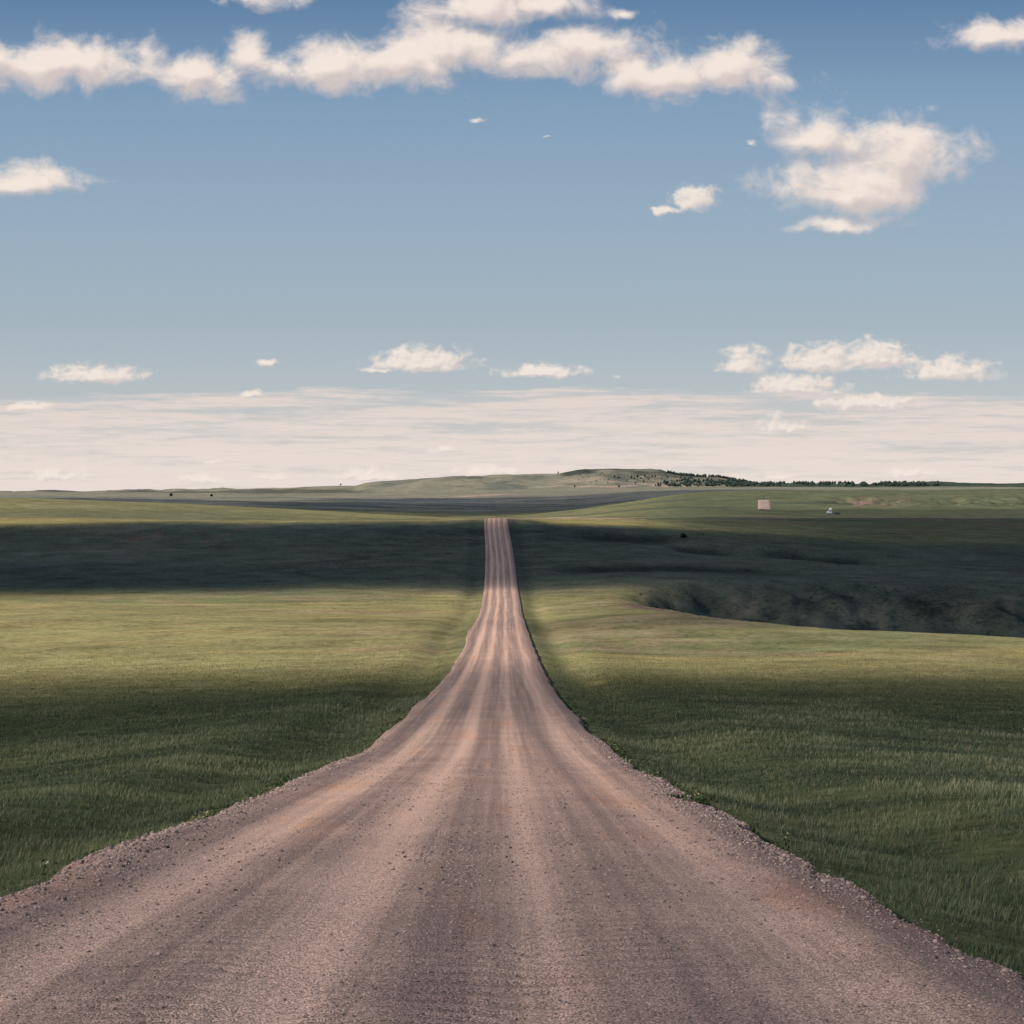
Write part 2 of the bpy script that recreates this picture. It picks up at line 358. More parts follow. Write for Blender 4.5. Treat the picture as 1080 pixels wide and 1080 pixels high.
# ------------------------------------------------------------------ ground colour (albedo of vegetation and soil, some light, shade and haze put in)
def ground_color(x, y, z):
    u = x/np.maximum(y, 45.)*F
    n1 = fbm(x/30., y/30., 5, 0.6, seed=31); n2 = fbm(x/110., y/75., 5, 0.6, seed=32); n3 = fbm(x/7., y/12., 4, 0.6, seed=33)
    c = np.zeros(x.shape+(3,))
    near = np.array([0.070, 0.082, 0.040]); lit = np.array([0.285, 0.255, 0.118]); dark = np.array([0.092, 0.108, 0.082])  # lit and dark: meadow tones with sunlight and cloud shade put in
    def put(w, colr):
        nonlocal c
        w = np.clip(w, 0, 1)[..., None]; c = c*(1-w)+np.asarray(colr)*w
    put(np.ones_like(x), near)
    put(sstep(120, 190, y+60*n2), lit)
    put(sstep(0.02, 0.22, n2+0.3*n1)*sstep(150, 220, y)*0.8, (0.175, 0.185, 0.088))
    put(sstep(0.0, 0.2, n1+n3*.4)*sstep(170, 240, y)*(1-sstep(470, 540, y))*.5, (0.360, 0.265, 0.165))
    # green slopes of the second rise, cloud shade partly put into the tone
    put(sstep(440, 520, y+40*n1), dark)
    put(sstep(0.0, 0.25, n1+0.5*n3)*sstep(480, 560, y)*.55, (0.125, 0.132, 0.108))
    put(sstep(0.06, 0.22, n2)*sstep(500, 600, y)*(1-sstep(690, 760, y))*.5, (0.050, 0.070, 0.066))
    # reddish soil showing through on the far left of the rise
    put(np.exp(-((u+330)/110.)**2)*np.exp(-((y-655)/22.)**2)*sstep(-.05, .2, n3+n1)*.55, (0.19, 0.10, 0.09))
    # ridge line: dry pale grass
    put(sstep(685, 705, y+12*n1)*(1-sstep(800, 900, y)), (0.300, 0.255, 0.110))
    put(sstep(640, 700, y+12*n1)*sstep(90, 200, u)*.85, (0.105, 0.120, 0.076))  # right end of the ridge darkened: cloud shade put into the colour
    mid = sstep(820, 950, y)
    put(mid, (0.220, 0.210, 0.110)); put(mid*sstep(60, 200, u)*(1-sstep(1900, 2100, y))*.9, (0.120, 0.135, 0.080))
    put(mid*sstep(-0.05, 0.2, fbm(x/260., y/120., 5, .6, seed=41))*.7, (0.125, 0.140, 0.088))
    put(mid*sstep(0.05, 0.16, fbm(x/300., y/60., 4, .6, seed=42))*sstep(0, 120, u)*.8, (0.085, 0.105, 0.075))
    put(sstep(0.0, .2, n1+n3*.6)*sstep(200, 300, u)*sstep(760, 850, y)*(1-sstep(1050, 1200, y))*.8, (0.155, 0.105, 0.090))
    # far plain: distance haze put into paler colours; strips of pink bare earth
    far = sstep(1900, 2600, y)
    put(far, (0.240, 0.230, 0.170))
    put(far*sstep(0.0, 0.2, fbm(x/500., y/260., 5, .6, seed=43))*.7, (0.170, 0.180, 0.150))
    put(far*(1-sstep(3300, 3600, y))*sstep(-.05, 0.15, fbm(x/700., y/160., 5, .6, seed=46))*.7, (0.140, 0.170, 0.195))  # bluish cloud shade of the far band put into the albedo
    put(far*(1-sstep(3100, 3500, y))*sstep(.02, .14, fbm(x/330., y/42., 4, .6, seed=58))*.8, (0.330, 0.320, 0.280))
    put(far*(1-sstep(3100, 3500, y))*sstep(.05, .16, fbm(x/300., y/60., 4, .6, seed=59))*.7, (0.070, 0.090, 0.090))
    for (yc, wd, u0, u1, k, sd) in ((3900, 90, -380, 30, .95, 1), (4550, 70, -420, -60, .7, 2), (3450, 60, -60, 140, .6, 3), (4950, 80, 0, 250, .7, 4)):
        b = np.exp(-((y-yc-220*fbm(x/500., x*0+sd, 3, seed=50+sd)-0.1*x)/wd)**2)*sstep(u0, u0+60, u)*(1-sstep(u1-60, u1, u))
        put(b*k*sstep(-.25, .1, fbm(x/160., y/80., 3, seed=44)), (0.400, 0.290, 0.250))
    put(sstep(4550, 4900, y), (0.240, 0.230, 0.170))
    put(sstep(4600, 4900, y)*sstep(0.0, .15, fbm(x/170., y/260., 5, .6, seed=47))*.8, (0.135, 0.150, 0.125))
    put(sstep(4700, 4900, y)*(1-sstep(5150, 5350, y))*sstep(20, 60, u)*(1-sstep(160, 230, u))*sstep(-.02, .1, fbm(x/120., y/60., 4, seed=48)), (0.400, 0.300, 0.240))
    put(sstep(5500, 5800, y+300*fbm(x/60., y/90., 4, seed=52))*sstep(80, 95, u)*(1-sstep(200, 240, u))*sstep(-.12, .05, fbm(x/40., y/80., 4, seed=53))*.8, (0.085, 0.095, 0.080))
    # dark brushy cap on the left of the mesa and its scrubby right flank
    put(sstep(5450, 5650, y+250*fbm(x/80., y/80., 3, seed=49))*sstep(48, 56, u)*(1-sstep(82, 95, u)), (0.060, 0.075, 0.062))
    put(sstep(5000, 5400, y)*sstep(85, 140, u)*sstep(-.06, .12, fbm(x/70., y/150., 5, .65, seed=51))*.75, (0.080, 0.088, 0.070))
    put(sstep(4650, 4800, y)*sstep(210, 270, u), (0.060, 0.080, 0.060))
    # gully: darker ground, pale eroded clay
    g, nr, fr = gully_mask(x, y)
    er = fbm(x/14., y/26., 5, .65, seed=8)
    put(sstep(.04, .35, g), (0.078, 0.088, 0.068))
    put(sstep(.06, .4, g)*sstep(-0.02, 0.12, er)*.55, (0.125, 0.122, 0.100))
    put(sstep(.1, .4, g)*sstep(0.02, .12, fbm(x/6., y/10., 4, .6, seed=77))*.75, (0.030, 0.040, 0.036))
    put(np.exp(-((u-143)/28.)**2)*np.exp(-((y-nr+9)/13.)**2)*sstep(-.16, .06, n3)*1.2, (0.20, 0.135, 0.115))
    # scarps
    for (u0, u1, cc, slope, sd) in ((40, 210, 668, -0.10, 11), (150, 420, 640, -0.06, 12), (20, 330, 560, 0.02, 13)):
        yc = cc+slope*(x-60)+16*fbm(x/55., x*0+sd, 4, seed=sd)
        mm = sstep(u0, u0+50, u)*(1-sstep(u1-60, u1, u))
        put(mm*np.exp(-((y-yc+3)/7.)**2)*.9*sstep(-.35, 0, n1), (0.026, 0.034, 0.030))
    # eroded bank by the far track
    bm_ = sstep(325, 350, u)*sstep(1300, 1360, y)*(1-sstep(1480, 1540, y))
    put(bm_*(1-sstep(390, 440, u))*sstep(-.04, .10, fbm(x/14., y/22., 4, .6, seed=61))*.85, (0.250, 0.175, 0.145))
    # verge beside the road: lush green strip in the ditches
    xc = xroad(np.clip(y, -200, 760)); d = np.abs(x-xc)
    vg = np.exp(-((d-6.2)/1.7)**2)*sstep(60, 200, y)*(1-sstep(400, 480, y))
    put(vg*.45, (0.150, 0.165, 0.080))
    put((1-sstep(5.0, 7.5, d))*(1-sstep(400, 480, y))*.5, (0.150, 0.155, 0.080))
    put(np.exp(-((d-6.5)/3.0)**2)*sstep(420, 480, y)*(1-sstep(700, 720, y))*.6, (0.056, 0.070, 0.058))
    return c

# ------------------------------------------------------------------ ground sheet
def build_ground():
    ys = [-90.]
    while ys[-1] < 9400:
        y = ys[-1]
        if y < 0: st = 3
        elif y < 60: st = .45
        else: st = max(.45, y*.0072)
        if 640 < y < 800: st = 2.2
        if 300 < y < 640: st = min(st, 2.4)
        ys.append(y+st)
    ys = np.array(ys)
    fine = np.linspace(-9, 9, 61)
    tt = np.linspace(0, 1, 231)[1:]
    offs = []
    for y in ys:
        W = 90+max(y, 0)*.62
        o = 9+(W-9)*(0.30*tt+0.70*tt**1.5)
        offs.append(np.concatenate([-o[::-1], fine, o]))
    offs = np.array(offs)
    xc = xroad(np.clip(ys, -200, 700))
    X = offs+xc[:, None]; Y = np.repeat(ys[:, None], X.shape[1], 1)
    Z = height(X, Y)
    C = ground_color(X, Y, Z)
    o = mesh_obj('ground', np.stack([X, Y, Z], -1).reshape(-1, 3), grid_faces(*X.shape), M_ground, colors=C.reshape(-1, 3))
    tag(o, kind='structure')
    return o
build_ground()

# ------------------------------------------------------------------ roads
def road_rows():
    ys = [-60.]
    while ys[-1] < 700:
        y = ys[-1]; ys.append(y+(1.5 if y < 5 else .055 if y < 26 else .12 if y < 50 else .35 if y < 120 else 1.2))
    return np.array(ys)
def build_road():
    ys = road_rows(); s = np.linspace(-1, 1, 97)
    X = np.zeros((len(ys), len(s))); Z = X.copy(); L = X.copy()
    zr = zroad(ys); xc = xroad(ys)
    hl = hwid(-np.ones_like(ys), ys); hr = hwid(np.ones_like(ys), ys)
    L = np.where(s[None, :] < 0, s[None, :]*(hl[:, None]+.35), s[None, :]*(hr[:, None]+.35))
    hw = np.where(s[None, :] < 0, hl[:, None], hr[:, None])
    Yg = np.repeat(ys[:, None], len(s), 1)
    a = np.abs(L)
    z = zr[:, None]+0.09*(1-(a/4.5)**2)
    z = z-0.03*(np.exp(-((L+2.75)/.45)**2)+np.exp(-((L+.95)/.45)**2)+np.exp(-((L-.8)/.45)**2)+np.exp(-((L-2.75)/.45)**2))
    berm = np.exp(-((a-hw+.55)/.38)**2)
    z = z+berm*(0.07+0.05*fbm(Yg*.8, L*2, 3, seed=71))
    z = z+0.035*fbm(L*1.1, Yg*.35, 4, seed=72)+0.012*fbm(L*5, Yg*4, 3, seed=73)*np.exp(-np.maximum(Yg, 0)/60)
    wash = np.sin(Yg*2*np.pi/0.34+2.2*fbm(L*.7, Yg*.3, 4, seed=74)*9)*0.013*sstep(-.06, .22, fbm(L*.8, Yg*.22, 4, seed=75)+.06)*(1-sstep(1.3, 2.8, a))*(.55+.9*vnoise(L*1.7+9, Yg*1.3))
    z = z+wash*np.exp(-np.maximum(Yg-8, 0)/9)
    z = z-sstep(0, .35, a-hw)*.40
    X = L+xc[:, None]
    # carry on round the bend behind the crest
    o = mesh_obj('road', np.stack([X, Yg, z], -1).reshape(-1, 3), grid_faces(*X.shape), M_road,
                 attrs={'lat': L.ravel(), 'along': Yg.ravel(), 'ripple': (wash*np.exp(-np.maximum(Yg-8, 0)/9)/.013).ravel()})
    tag(o, kind='structure')
    return hl
build_road()
def strip(name, pts, width, lift, mat=M_road, step=4.0, nlat=13):
    pts = np.array(pts, float)
    seg = np.concatenate([[0], np.cumsum(np.hypot(*np.diff(pts, axis=0).T))])
    t = np.arange(0, seg[-1], step)
    px = pchip(seg, pts[:, 0], t); py = pchip(seg, pts[:, 1], t)
    dx = np.gradient(px); dy = np.gradient(py); l = np.hypot(dx, dy); nx = dy/l; ny = -dx/l
    lat = np.linspace(-width/2, width/2, nlat)
    X = px[:, None]+nx[:, None]*lat; Y = py[:, None]+ny[:, None]*lat
    Z = height(X, Y)+lift-(np.abs(lat)/(width/2))[None, :]**6*lift*.8
    L = np.repeat(lat[None, :], len(t), 0)*(1.0 if name == 'road_bend' else .28)+(0.0 if name == 'road_bend' else 1.75); A = np.repeat(t[:, None], nlat, 1)
    return tag(mesh_obj(name, np.stack([X, Y, Z], -1).reshape(-1, 3), grid_faces(*X.shape), mat, attrs={'lat': L.ravel(), 'along': A.ravel()}), kind='structure')
strip('road_bend', [(-5.7, 699.2), (-5.2, 712), (-2.5, 727), (5, 743), (17, 756), (32, 765), (44, 774), (52, 795), (56, 830)], 8.5, .22, step=1.5)
FARX = lambda px, D: (px-540)/F*D
strip('far_road', [(FARX(806.5, 1255), 1255), (FARX(806, 1330), 1330), (FARX(805.8, 1420), 1420), (FARX(805.5, 1470), 1470)], 8.6, .38, mat_plain('dusty_gravel', (.40, .29, .245), .95, .1, 0, .2, .12))
strip('farm_track', [(FARX(832, 1157), 1157), (FARX(850, 1158.5), 1158.5), (FARX(880, 1160), 1160), (FARX(930, 1163), 1163), (FARX(1040, 1172), 1172), (FARX(1200, 1195), 1195)], 4.4, .45, mat_plain('dusty_track', (.17, .15, .105), .95, .1, 0, .3, .08))

# ------------------------------------------------------------------ grass: blades in the fields beside the road
def build_grass(N=900000):
    # depth sampled so that the blades look equally dense from the road
    D = 14*np.exp(rng.random(N)**0.80*math.log(300/14.))
    half = .30*D+6
    x = (rng.random(N)*2-1)*half; y = D
    xc = xroad(y); d = x-xc; hw = hwid(d, y)
    keep = np.abs(d) > hw+0.02+0.7*rng.random(N)**2.5
    x = x[keep]; y = y[keep]; d = d[keep]; hw = hw[keep]
    # clumping
    k = fbm(x/1.1, y/1.1, 3, seed=81)
    keep = (rng.random(len(x)) < .60+2.2*k) & (rng.random(len(x)) < 1-sstep(170, 296, y))
    x = x[keep]; y = y[keep]; d = d[keep]; hw = hw[keep]
    n = len(x); z = height(x, y)-.02; k_ = fbm(x/4., y/4., 4, .6, seed=86)
    big = fbm(x/12., y/9., 4, .55, seed=82); mid = fbm(x/2.6, y/2.2, 3, seed=83)
    edge = 1-sstep(0, 2.2, np.abs(d)-hw)
    h = (0.105+0.075*rng.random(n)+.09*mid+.07*big)*(1-.50*edge)
    tall = rng.random(n) < (.03+.26*sstep(.02, .16, big)*sstep(26, 50, y))
    h = h*(1-.18*(1-sstep(50, 90, y)))
    h = np.where(tall, h*1.4+.03, h); h = np.maximum(h, .05)
    w = (0.0034+0.0030*rng.random(n))*np.clip(y/26., .9, 5)*np.where(tall, .75, 1.0)
    ang = rng.random(n)*2*np.pi; lean = (.15+.5*rng.random(n))*h; la = rng.random(n)*2*np.pi*.35+5.6
    la = np.where(rng.random(n) < .45, rng.random(n)*2*np.pi, la)
    dx = np.cos(ang)*w; dy = np.sin(ang)*w; lx = np.cos(la)*lean; ly = np.sin(la)*lean
    V = np.zeros((n, 5, 3))
    V[:, 0] = np.stack([x-dx, y-dy, z], -1); V[:, 1] = np.stack([x+dx, y+dy, z], -1)
    V[:, 2] = np.stack([x-dx*.75+lx*.35, y-dy*.75+ly*.35, z+h*.6], -1); V[:, 3] = np.stack([x+dx*.75+lx*.35, y+dy*.75+ly*.35, z+h*.6], -1)
    V[:, 4] = np.stack([x+lx, y+ly, z+h], -1)
    b = (np.arange(n)*5)[:, None]
    quads = b+np.array([[0, 1, 3, 2]]); tris = b+np.array([[2, 3, 4]])
    green = np.array([.100, .138, .078]); deep = np.array([.042, .064, .048]); pale = np.array([.300, .285, .180])
    f = np.clip(.45+1.3*mid+2.2*big+.35*(rng.random(n)-.5), 0, 1)[:, None]
    c = deep*(1-f)+green*f
    pf = (np.clip(.06+2.3*np.maximum(big, 0)+1.1*np.maximum(mid, 0), 0, .8)*(1-.7*edge)*rng.random(n)**1.0+tall*.45)[:, None]
    tan = (rng.random(n) < .05+.10*np.clip(k_*2, 0, 1))[:, None]
    c = np.where(tan, np.array([.26, .20, .12])*(.5+.7*rng.random((n, 1))), c)
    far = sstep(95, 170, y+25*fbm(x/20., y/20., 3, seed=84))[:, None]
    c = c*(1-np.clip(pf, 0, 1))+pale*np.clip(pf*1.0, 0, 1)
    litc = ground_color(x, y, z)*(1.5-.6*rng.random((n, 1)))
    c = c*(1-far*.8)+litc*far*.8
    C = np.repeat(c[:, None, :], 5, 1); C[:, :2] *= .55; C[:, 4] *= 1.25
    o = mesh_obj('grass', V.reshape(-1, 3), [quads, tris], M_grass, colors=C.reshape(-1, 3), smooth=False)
    tag(o, 'green meadow grass growing thick on both sides of the gravel road', 'grass', kind='stuff')
build_grass()

# broad-leaved weeds and pale flower heads along the road edge
def build_weeds():
    V = []; Fq = []; C = []; k = 0
    spots = []
    for i in range(170):
        y = 24+rng.random()**1.3*110; side = -1 if rng.random() < .5 else 1
        spots.append((y, side, rng.random()*.9, .5+rng.random()*.7, rng.random() < .3))
    for i in range(60):
        spots.append((62+rng.normal()*11, 1, rng.random()*.6-.1, .7+rng.random()*.6, rng.random() < .6))
    for i in range(26):
        spots.append((35.0+rng.normal()*.9, 1, rng.random()*.5-.3, .9+rng.random()*.8, False))
    for (y, side, off, s, fl) in spots:
        y = max(20., y); xc = float(xroad(np.array([y]))[0]); hw = float(hwid(np.array([side*1.]), np.array([y]))[0])
        x = xc+side*(hw+off); z = float(height(np.array([x]), np.array([y]))[0])
        for j in range(34):
            a = rng.random()*6.283; r = rng.random()*.16*s; hh = rng.random()*.2*s
            px, py, pz = x+math.cos(a)*r, y+math.sin(a)*r, z+.01+hh
            l = (.018+.028*rng.random())*s*min(1.2, y/45.+.2); t = rng.normal(size=3); t /= np.linalg.norm(t); q = np.cross(t, rng.normal(size=3)); q /= np.linalg.norm(q)
            p = np.array([px, py, pz])
            V += [p-t*l, p-q*l*.45, p+t*l, p+q*l*.45]; Fq.append([k, k+1, k+2, k+3]); k += 4
            cc = np.array([.060, .085, .032])*(.6+.8*rng.random())
            if fl and hh > .10*s and rng.random() < .5: cc = np.array([.52, .46, .30])*(.6+.5*rng.random())
            C += [cc]*4
    o = mesh_obj('roadside_weeds', np.array(V), np.array(Fq), M_grass, colors=np.array(C), smooth=False)
    tag(o, 'low leafy weeds with pale flower heads along the gravel edge', 'weeds', kind='stuff')
build_weeds()

# ------------------------------------------------------------------ loose stones on the road
def build_stones(N=150000):
    t = (1+5**.5)/2
    iv = np.array([(-1, t, 0), (1, t, 0), (-1, -t, 0), (1, -t, 0), (0, -1, t), (0, 1, t), (0, -1, -t), (0, 1, -t), (t, 0, -1), (t, 0, 1), (-t, 0, -1), (-t, 0, 1)], float)
    iv /= np.linalg.norm(iv[0])
    fc = np.array([(0, 11, 5), (0, 5, 1), (0, 1, 7), (0, 7, 10), (0, 10, 11), (1, 5, 9), (5, 11, 4), (11, 10, 2), (10, 7, 6), (7, 1, 8), (3, 9, 4), (3, 4, 2), (3, 2, 6), (3, 6, 8), (3, 8, 9), (4, 9, 5), (2, 4, 11), (6, 2, 10), (8, 6, 7), (9, 8, 1)])
    y = 5*np.exp(rng.random(N)**.85*math.log(75/5.))
    lat = (rng.random(N)*2-1)*5.6
    hw = hwid(lat, y)
    a = np.abs(lat)
    band = fbm(lat*.9, y*.06, 4, .6, seed=91)
    trk = np.exp(-((lat+2.75)/.5)**2)+np.exp(-((lat+.95)/.5)**2)+.7*np.exp(-((lat-.8)/.5)**2)+.7*np.exp(-((lat-2.75)/.5)**2)
    pr = .32+1.6*band-.22*trk+.75*sstep(2.9, 4.2, a)
    keep = (rng.random(N) < pr*np.exp(-np.maximum(a-hw, 0)/.22))
    y = y[keep]; lat = lat[keep]; a = a[keep]; hw = hw[keep]; n = len(y)
    x = lat+xroad(y)
    zz = zroad(y)+0.09*(1-(a/4.5)**2)-0.03*(np.exp(-((lat+2.75)/.45)**2)+np.exp(-((lat+.95)/.45)**2)+np.exp(-((lat-.8)/.45)**2)+np.exp(-((lat-2.75)/.45)**2))
    zz = zz+np.exp(-((a-hw+.55)/.38)**2)*(0.07+0.05*fbm(y*.8, lat*2, 3, seed=71))+0.035*fbm(lat*1.1, y*.35, 4, seed=72)+0.012*fbm(lat*5, y*4, 3, seed=73)*np.exp(-y/60)
    zz = np.where(a > hw+.1, height(x, y)+.004, zz-sstep(0, .35, a-hw)*.40)
    r = .0028+.0036*rng.random(n)+.011*rng.random(n)**11*(1+.6*sstep(3, 4.2, a))
    r = r*np.clip(y/14., 1, 1.7)*(1+.35*sstep(3.2, 4.4, a))
    r = np.where(a > hw, np.minimum(r, .011), r)
    sc = np.stack([r*(.8+.7*rng.random(n)), r*(.8+.5*rng.random(n)), r*(.5+.35*rng.random(n))], -1)
    V = iv[None]*(1+.35*(rng.random((n, 12, 1))-.5))*sc[:, None, :]
    th = rng.random(n)*6.283; c, s = np.cos(th)[:, None], np.sin(th)[:, None]
    V = np.stack([V[..., 0]*c-V[..., 1]*s+x[:, None], V[..., 0]*s+V[..., 1]*c+y[:, None], V[..., 2]+(zz+sc[:, 2]*.35)[:, None]], -1)
    Fc = (np.arange(n)*12)[:, None, None]+fc[None]
    tone = rng.random(n)[:, None]
    C = np.array([.22, .162, .15])*(1-tone)+np.array([.62, .45, .38])*tone
    dk = (rng.random(n) < .04)[:, None]; C = np.where(dk, C*.35, C)
    lg = (r > .014)[:, None]; C = np.where(lg, C*.75, C)
    C = np.repeat(C[:, None], 12, 1)
    o = mesh_obj('gravel', V.reshape(-1, 3), Fc.reshape(-1, 3), M_stone, colors=C.reshape(-1, 3), smooth=False)
    tag(o, 'loose pinkish grey gravel scattered over the dirt road', 'gravel', kind='stuff')
build_stones()

# ------------------------------------------------------------------ trees far off
M_bark = mat_plain('bark', (.10, .08, .065), .9, .1)
def leaf_cloud(r, n, size, lobes, flat=1.0):
    cs = []
    for (lx, ly, lz, lr) in lobes:
        m = max(3, int(n*lr*lr)); d = r.normal(size=(m, 3)); d /= np.linalg.norm(d, axis=1)[:, None]
        rad = lr*(.55+.5*r.random((m, 1)))
        cs.append(np.array([lx, ly, lz])+d*rad*np.array([1, 1, flat]))
    P = np.concatenate(cs); m = len(P)
    t = r.normal(size=(m, 3)); t /= np.linalg.norm(t, axis=1)[:, None]
    q = np.cross(t, r.normal(size=(m, 3))); q /= np.linalg.norm(q, axis=1)[:, None]
    s = size*(.6+.8*r.random((m, 1)))
    V = np.stack([P-t*s, P-q*s*.7, P+t*s, P+q*s*.7], 1).reshape(-1, 3)
    Fq = np.arange(m*4).reshape(-1, 4)
    z0, z1 = P[:, 2].min(), P[:, 2].max()
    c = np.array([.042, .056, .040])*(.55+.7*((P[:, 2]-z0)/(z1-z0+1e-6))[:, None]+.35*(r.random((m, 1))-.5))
    return V, Fq, np.repeat(c, 4, 0)
def trunk_mesh(h, r0, r1, seg=7, lean=0.0):
    V = []; Fq = []
    for k in range(5):
        t = k/4; rr = r0*(1-t)+r1*t
        for j in range(seg):
            a = 6.283*j/seg; V.append((math.cos(a)*rr+lean*t*t, math.sin(a)*rr, h*t-.3*(k == 0)))
    for k in range(4):
        for j in range(seg): Fq.append([k*seg+j, k*seg+(j+1) % seg, (k+1)*seg+(j+1) % seg, (k+1)*seg+j])
    return np.array(V), np.array(Fq)
kinds = []
for i in range(4):
    r = np.random.default_rng(100+i)
    if i == 0: lobes = [(0, 0, 3.4, 1.9), (1.1, .3, 2.8, 1.3), (-1.0, -.2, 2.5, 1.3), (.2, .2, 4.8, 1.2), (-.3, .9, 3.2, 1.2)]
    elif i == 1: lobes = [(0, 0, 1.6, 1.5), (0, 0, 2.9, 1.25), (.1, 0, 4.1, .95), (0, .1, 5.2, .65), (0, 0, 6.1, .35)]
    elif i == 2: lobes = [(0, 0, 1.7, 1.5), (1.6, 0, 1.5, 1.2), (-1.5, .3, 1.3, 1.1), (.6, 0, 2.5, 1.0)]
    else: lobes = [(0, 0, 4.2, 1.6), (1.3, 0, 3.6, 1.4), (-1.4, .4, 3.9, 1.3), (.3, 0, 5.6, 1.2), (-.6, -.5, 5.0, 1.0), (1.0, .6, 5.0, .9)]
    V, Fq, C = leaf_cloud(r, 95, .34, lobes)
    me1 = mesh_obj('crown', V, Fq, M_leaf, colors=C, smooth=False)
    tv, tf = trunk_mesh(3.6 if i in (0, 3) else 2.0, .28, .12, lean=.15)
    me2 = mesh_obj('trunk', tv, tf, M_bark)
    kinds.append((me1.data, me2.data)); bpy.data.objects.remove(me1); bpy.data.objects.remove(me2)
def ground_at(px, D):
    x = (px-540)/F*D; return x, D, float(height(np.array([x]), np.array([float(D)]))[0])
def find_depth(px, py, D0, D1):
    """depth at which the land, seen from the road, passes the given row of the photo"""
    Ds = np.linspace(D0, D1, 500); x = (px-540)/F*Ds; z = height(x, Ds); yy = HY-z/Ds*F
    i = int(np.argmin(np.abs(yy-py))); return float(Ds[i])
def add_tree(name, px, D, kind, sc, label, group=None):
    x, y, z = ground_at(px, D)
    e = empty(name, (x, y, z-.1), rng.random()*6.28)
    e.scale = (sc*(.85+.3*rng.random()), sc*(.85+.3*rng.random()), sc)
    tag(e, label, 'tree', group)
    for nm, me in (('crown', kinds[kind][0]), ('trunk', kinds[kind][1])):
        o = bpy.data.objects.new(nm, me); col.objects.link(o); o.parent = e
    return e
add_tree('juniper_tree', 359.3, 5960, 0, 1.15, 'lone dark bushy tree on the skyline of the low left hills')
add_tree('juniper_tree', 588.6, 5960, 1, 1.25, 'lone dark tree on the skyline at the left foot of the mesa')
add_tree('juniper_tree', 606.2, find_depth(606, 513.8, 4300, 5400), 1, 1.35, 'dark pointed tree beside the pink bare patch below the mesa')
add_tree('juniper_tree', 223, find_depth(223, 523.6, 3000, 4650), 2, 1.3, 'dark round bush standing in the far left fields')
add_tree('juniper_tree', 180.5, find_depth(180, 524, 3000, 4650), 0, 1.2, 'taller dark tree at the far left edge of the fields')
add_tree('round_bush', 720.8, find_depth(720.8, 567, 560, 690), 2, .5, 'dark round bush in the shaded slope above the gully')
dots = [(648, 503.7, 1.3), (652.5, 504.4, 1.4), (666, 505, 1.3), (669, 505.4, 1.4), (672.5, 504.6, 1.5), (676, 505, 1.3), (680, 503.8, 1.3), (687.8, 503.6, 1.2), (691, 503.5, 1.2), (679, 509, 1.5),
        (714, 509, 1.3), (725.7, 507, 1.4), (635, 499, 1.0), (661, 508.2, 1.0), (698, 506, 1.1), (704, 504, 1.1), (708, 507.5, 1.1), (718, 505, 1.2), (700, 510.5, 1.1), (694, 512, 1.1),
        (653, 515, 1.3), (712, 512, 1.3), (720, 511, 1.2), (731, 508.5, 1.2), (737, 507, 1.2), (742, 509, 1.3), (629, 508, .8), (641, 510, .9), (670, 511, 1.0), (684, 506.5, .9), (747, 506.5, 1.1), (702, 501, .9), (712, 502.5, 1.0)]
for (px, py, sc) in dots:
    add_tree('hillside_juniper', px, find_depth(px, py, 4750, 5980), int(rng.integers(0, 4)), sc, 'small dark juniper dotting the scrubby face of the mesa', 'junipers scattered on the mesa slope')
# the wood along the foot and right shoulder of the mesa: one mass
def build_wood():
    VV = []; FF = []; CC = []; k = 0
    pts = []
    for i in range(1500):
        px = 690+rng.random()**.8*300
        if px < 790: py = 513.5-rng.random()**1.2*np.interp(px, [690, 725, 790], [3.5, 9, 5.5]); D0, D1 = 4500, 5990
        else: py = 513-rng.random()*3.2; D0, D1 = 4500, 5990
        if vnoise(px/7., py/2.)<.36: continue
        pts.append((px, py, D0, D1))
    for i in range(260):
        px = 704+rng.random()*90; pts.append((px, None, 5900, 6000))
    for i in range(120):
        px = 795+rng.random()*75; pts.append((px, None, 5900, 6000))
    pts = [(*p, False) for p in pts]
    for i in range(650):
        px = 600+rng.random()*150; py = np.interp(px, [600, 640, 690, 750], [499, 495, 496, 503])+rng.random()*13
        if vnoise(px/9., py/1.6) < .52: continue
        pts.append((px, py, 4700, 5990, True))
    for (px, py, D0, D1, small) in pts:
        D = find_depth(px, py, D0, D1) if py else 5900+rng.random()*100
        x, y, z = ground_at(px, D)
        s = .9+.75*rng.random()
        if small: s = .3+.4*rng.random()
        lobes = [(0, 0, 2.2*s, 1.7*s), (.9*s, .2, 1.8*s, 1.2*s), (-.8*s, -.2, 2.0*s, 1.2*s), (0, 0, 4.0*s, 1.2*s)]
        V, Fq, C = leaf_cloud(rng, 9, .85*s, lobes)
        VV.append(V+np.array([x, y, z])); FF.append(Fq+k); CC.append(C*(1.2+.9*rng.random())*np.array([1.25, 1.35, 1.75]) if s > .75 else C*1.7*np.array([1.0, 1.0, 1.1])); k += len(V)  # leaf colours paled and blued to carry the distance haze
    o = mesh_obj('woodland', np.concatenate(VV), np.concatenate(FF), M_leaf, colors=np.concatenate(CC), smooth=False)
    tag(o, 'distant dark scrubby woodland along the foot of the mesa', 'woodland', kind='stuff')
build_wood()

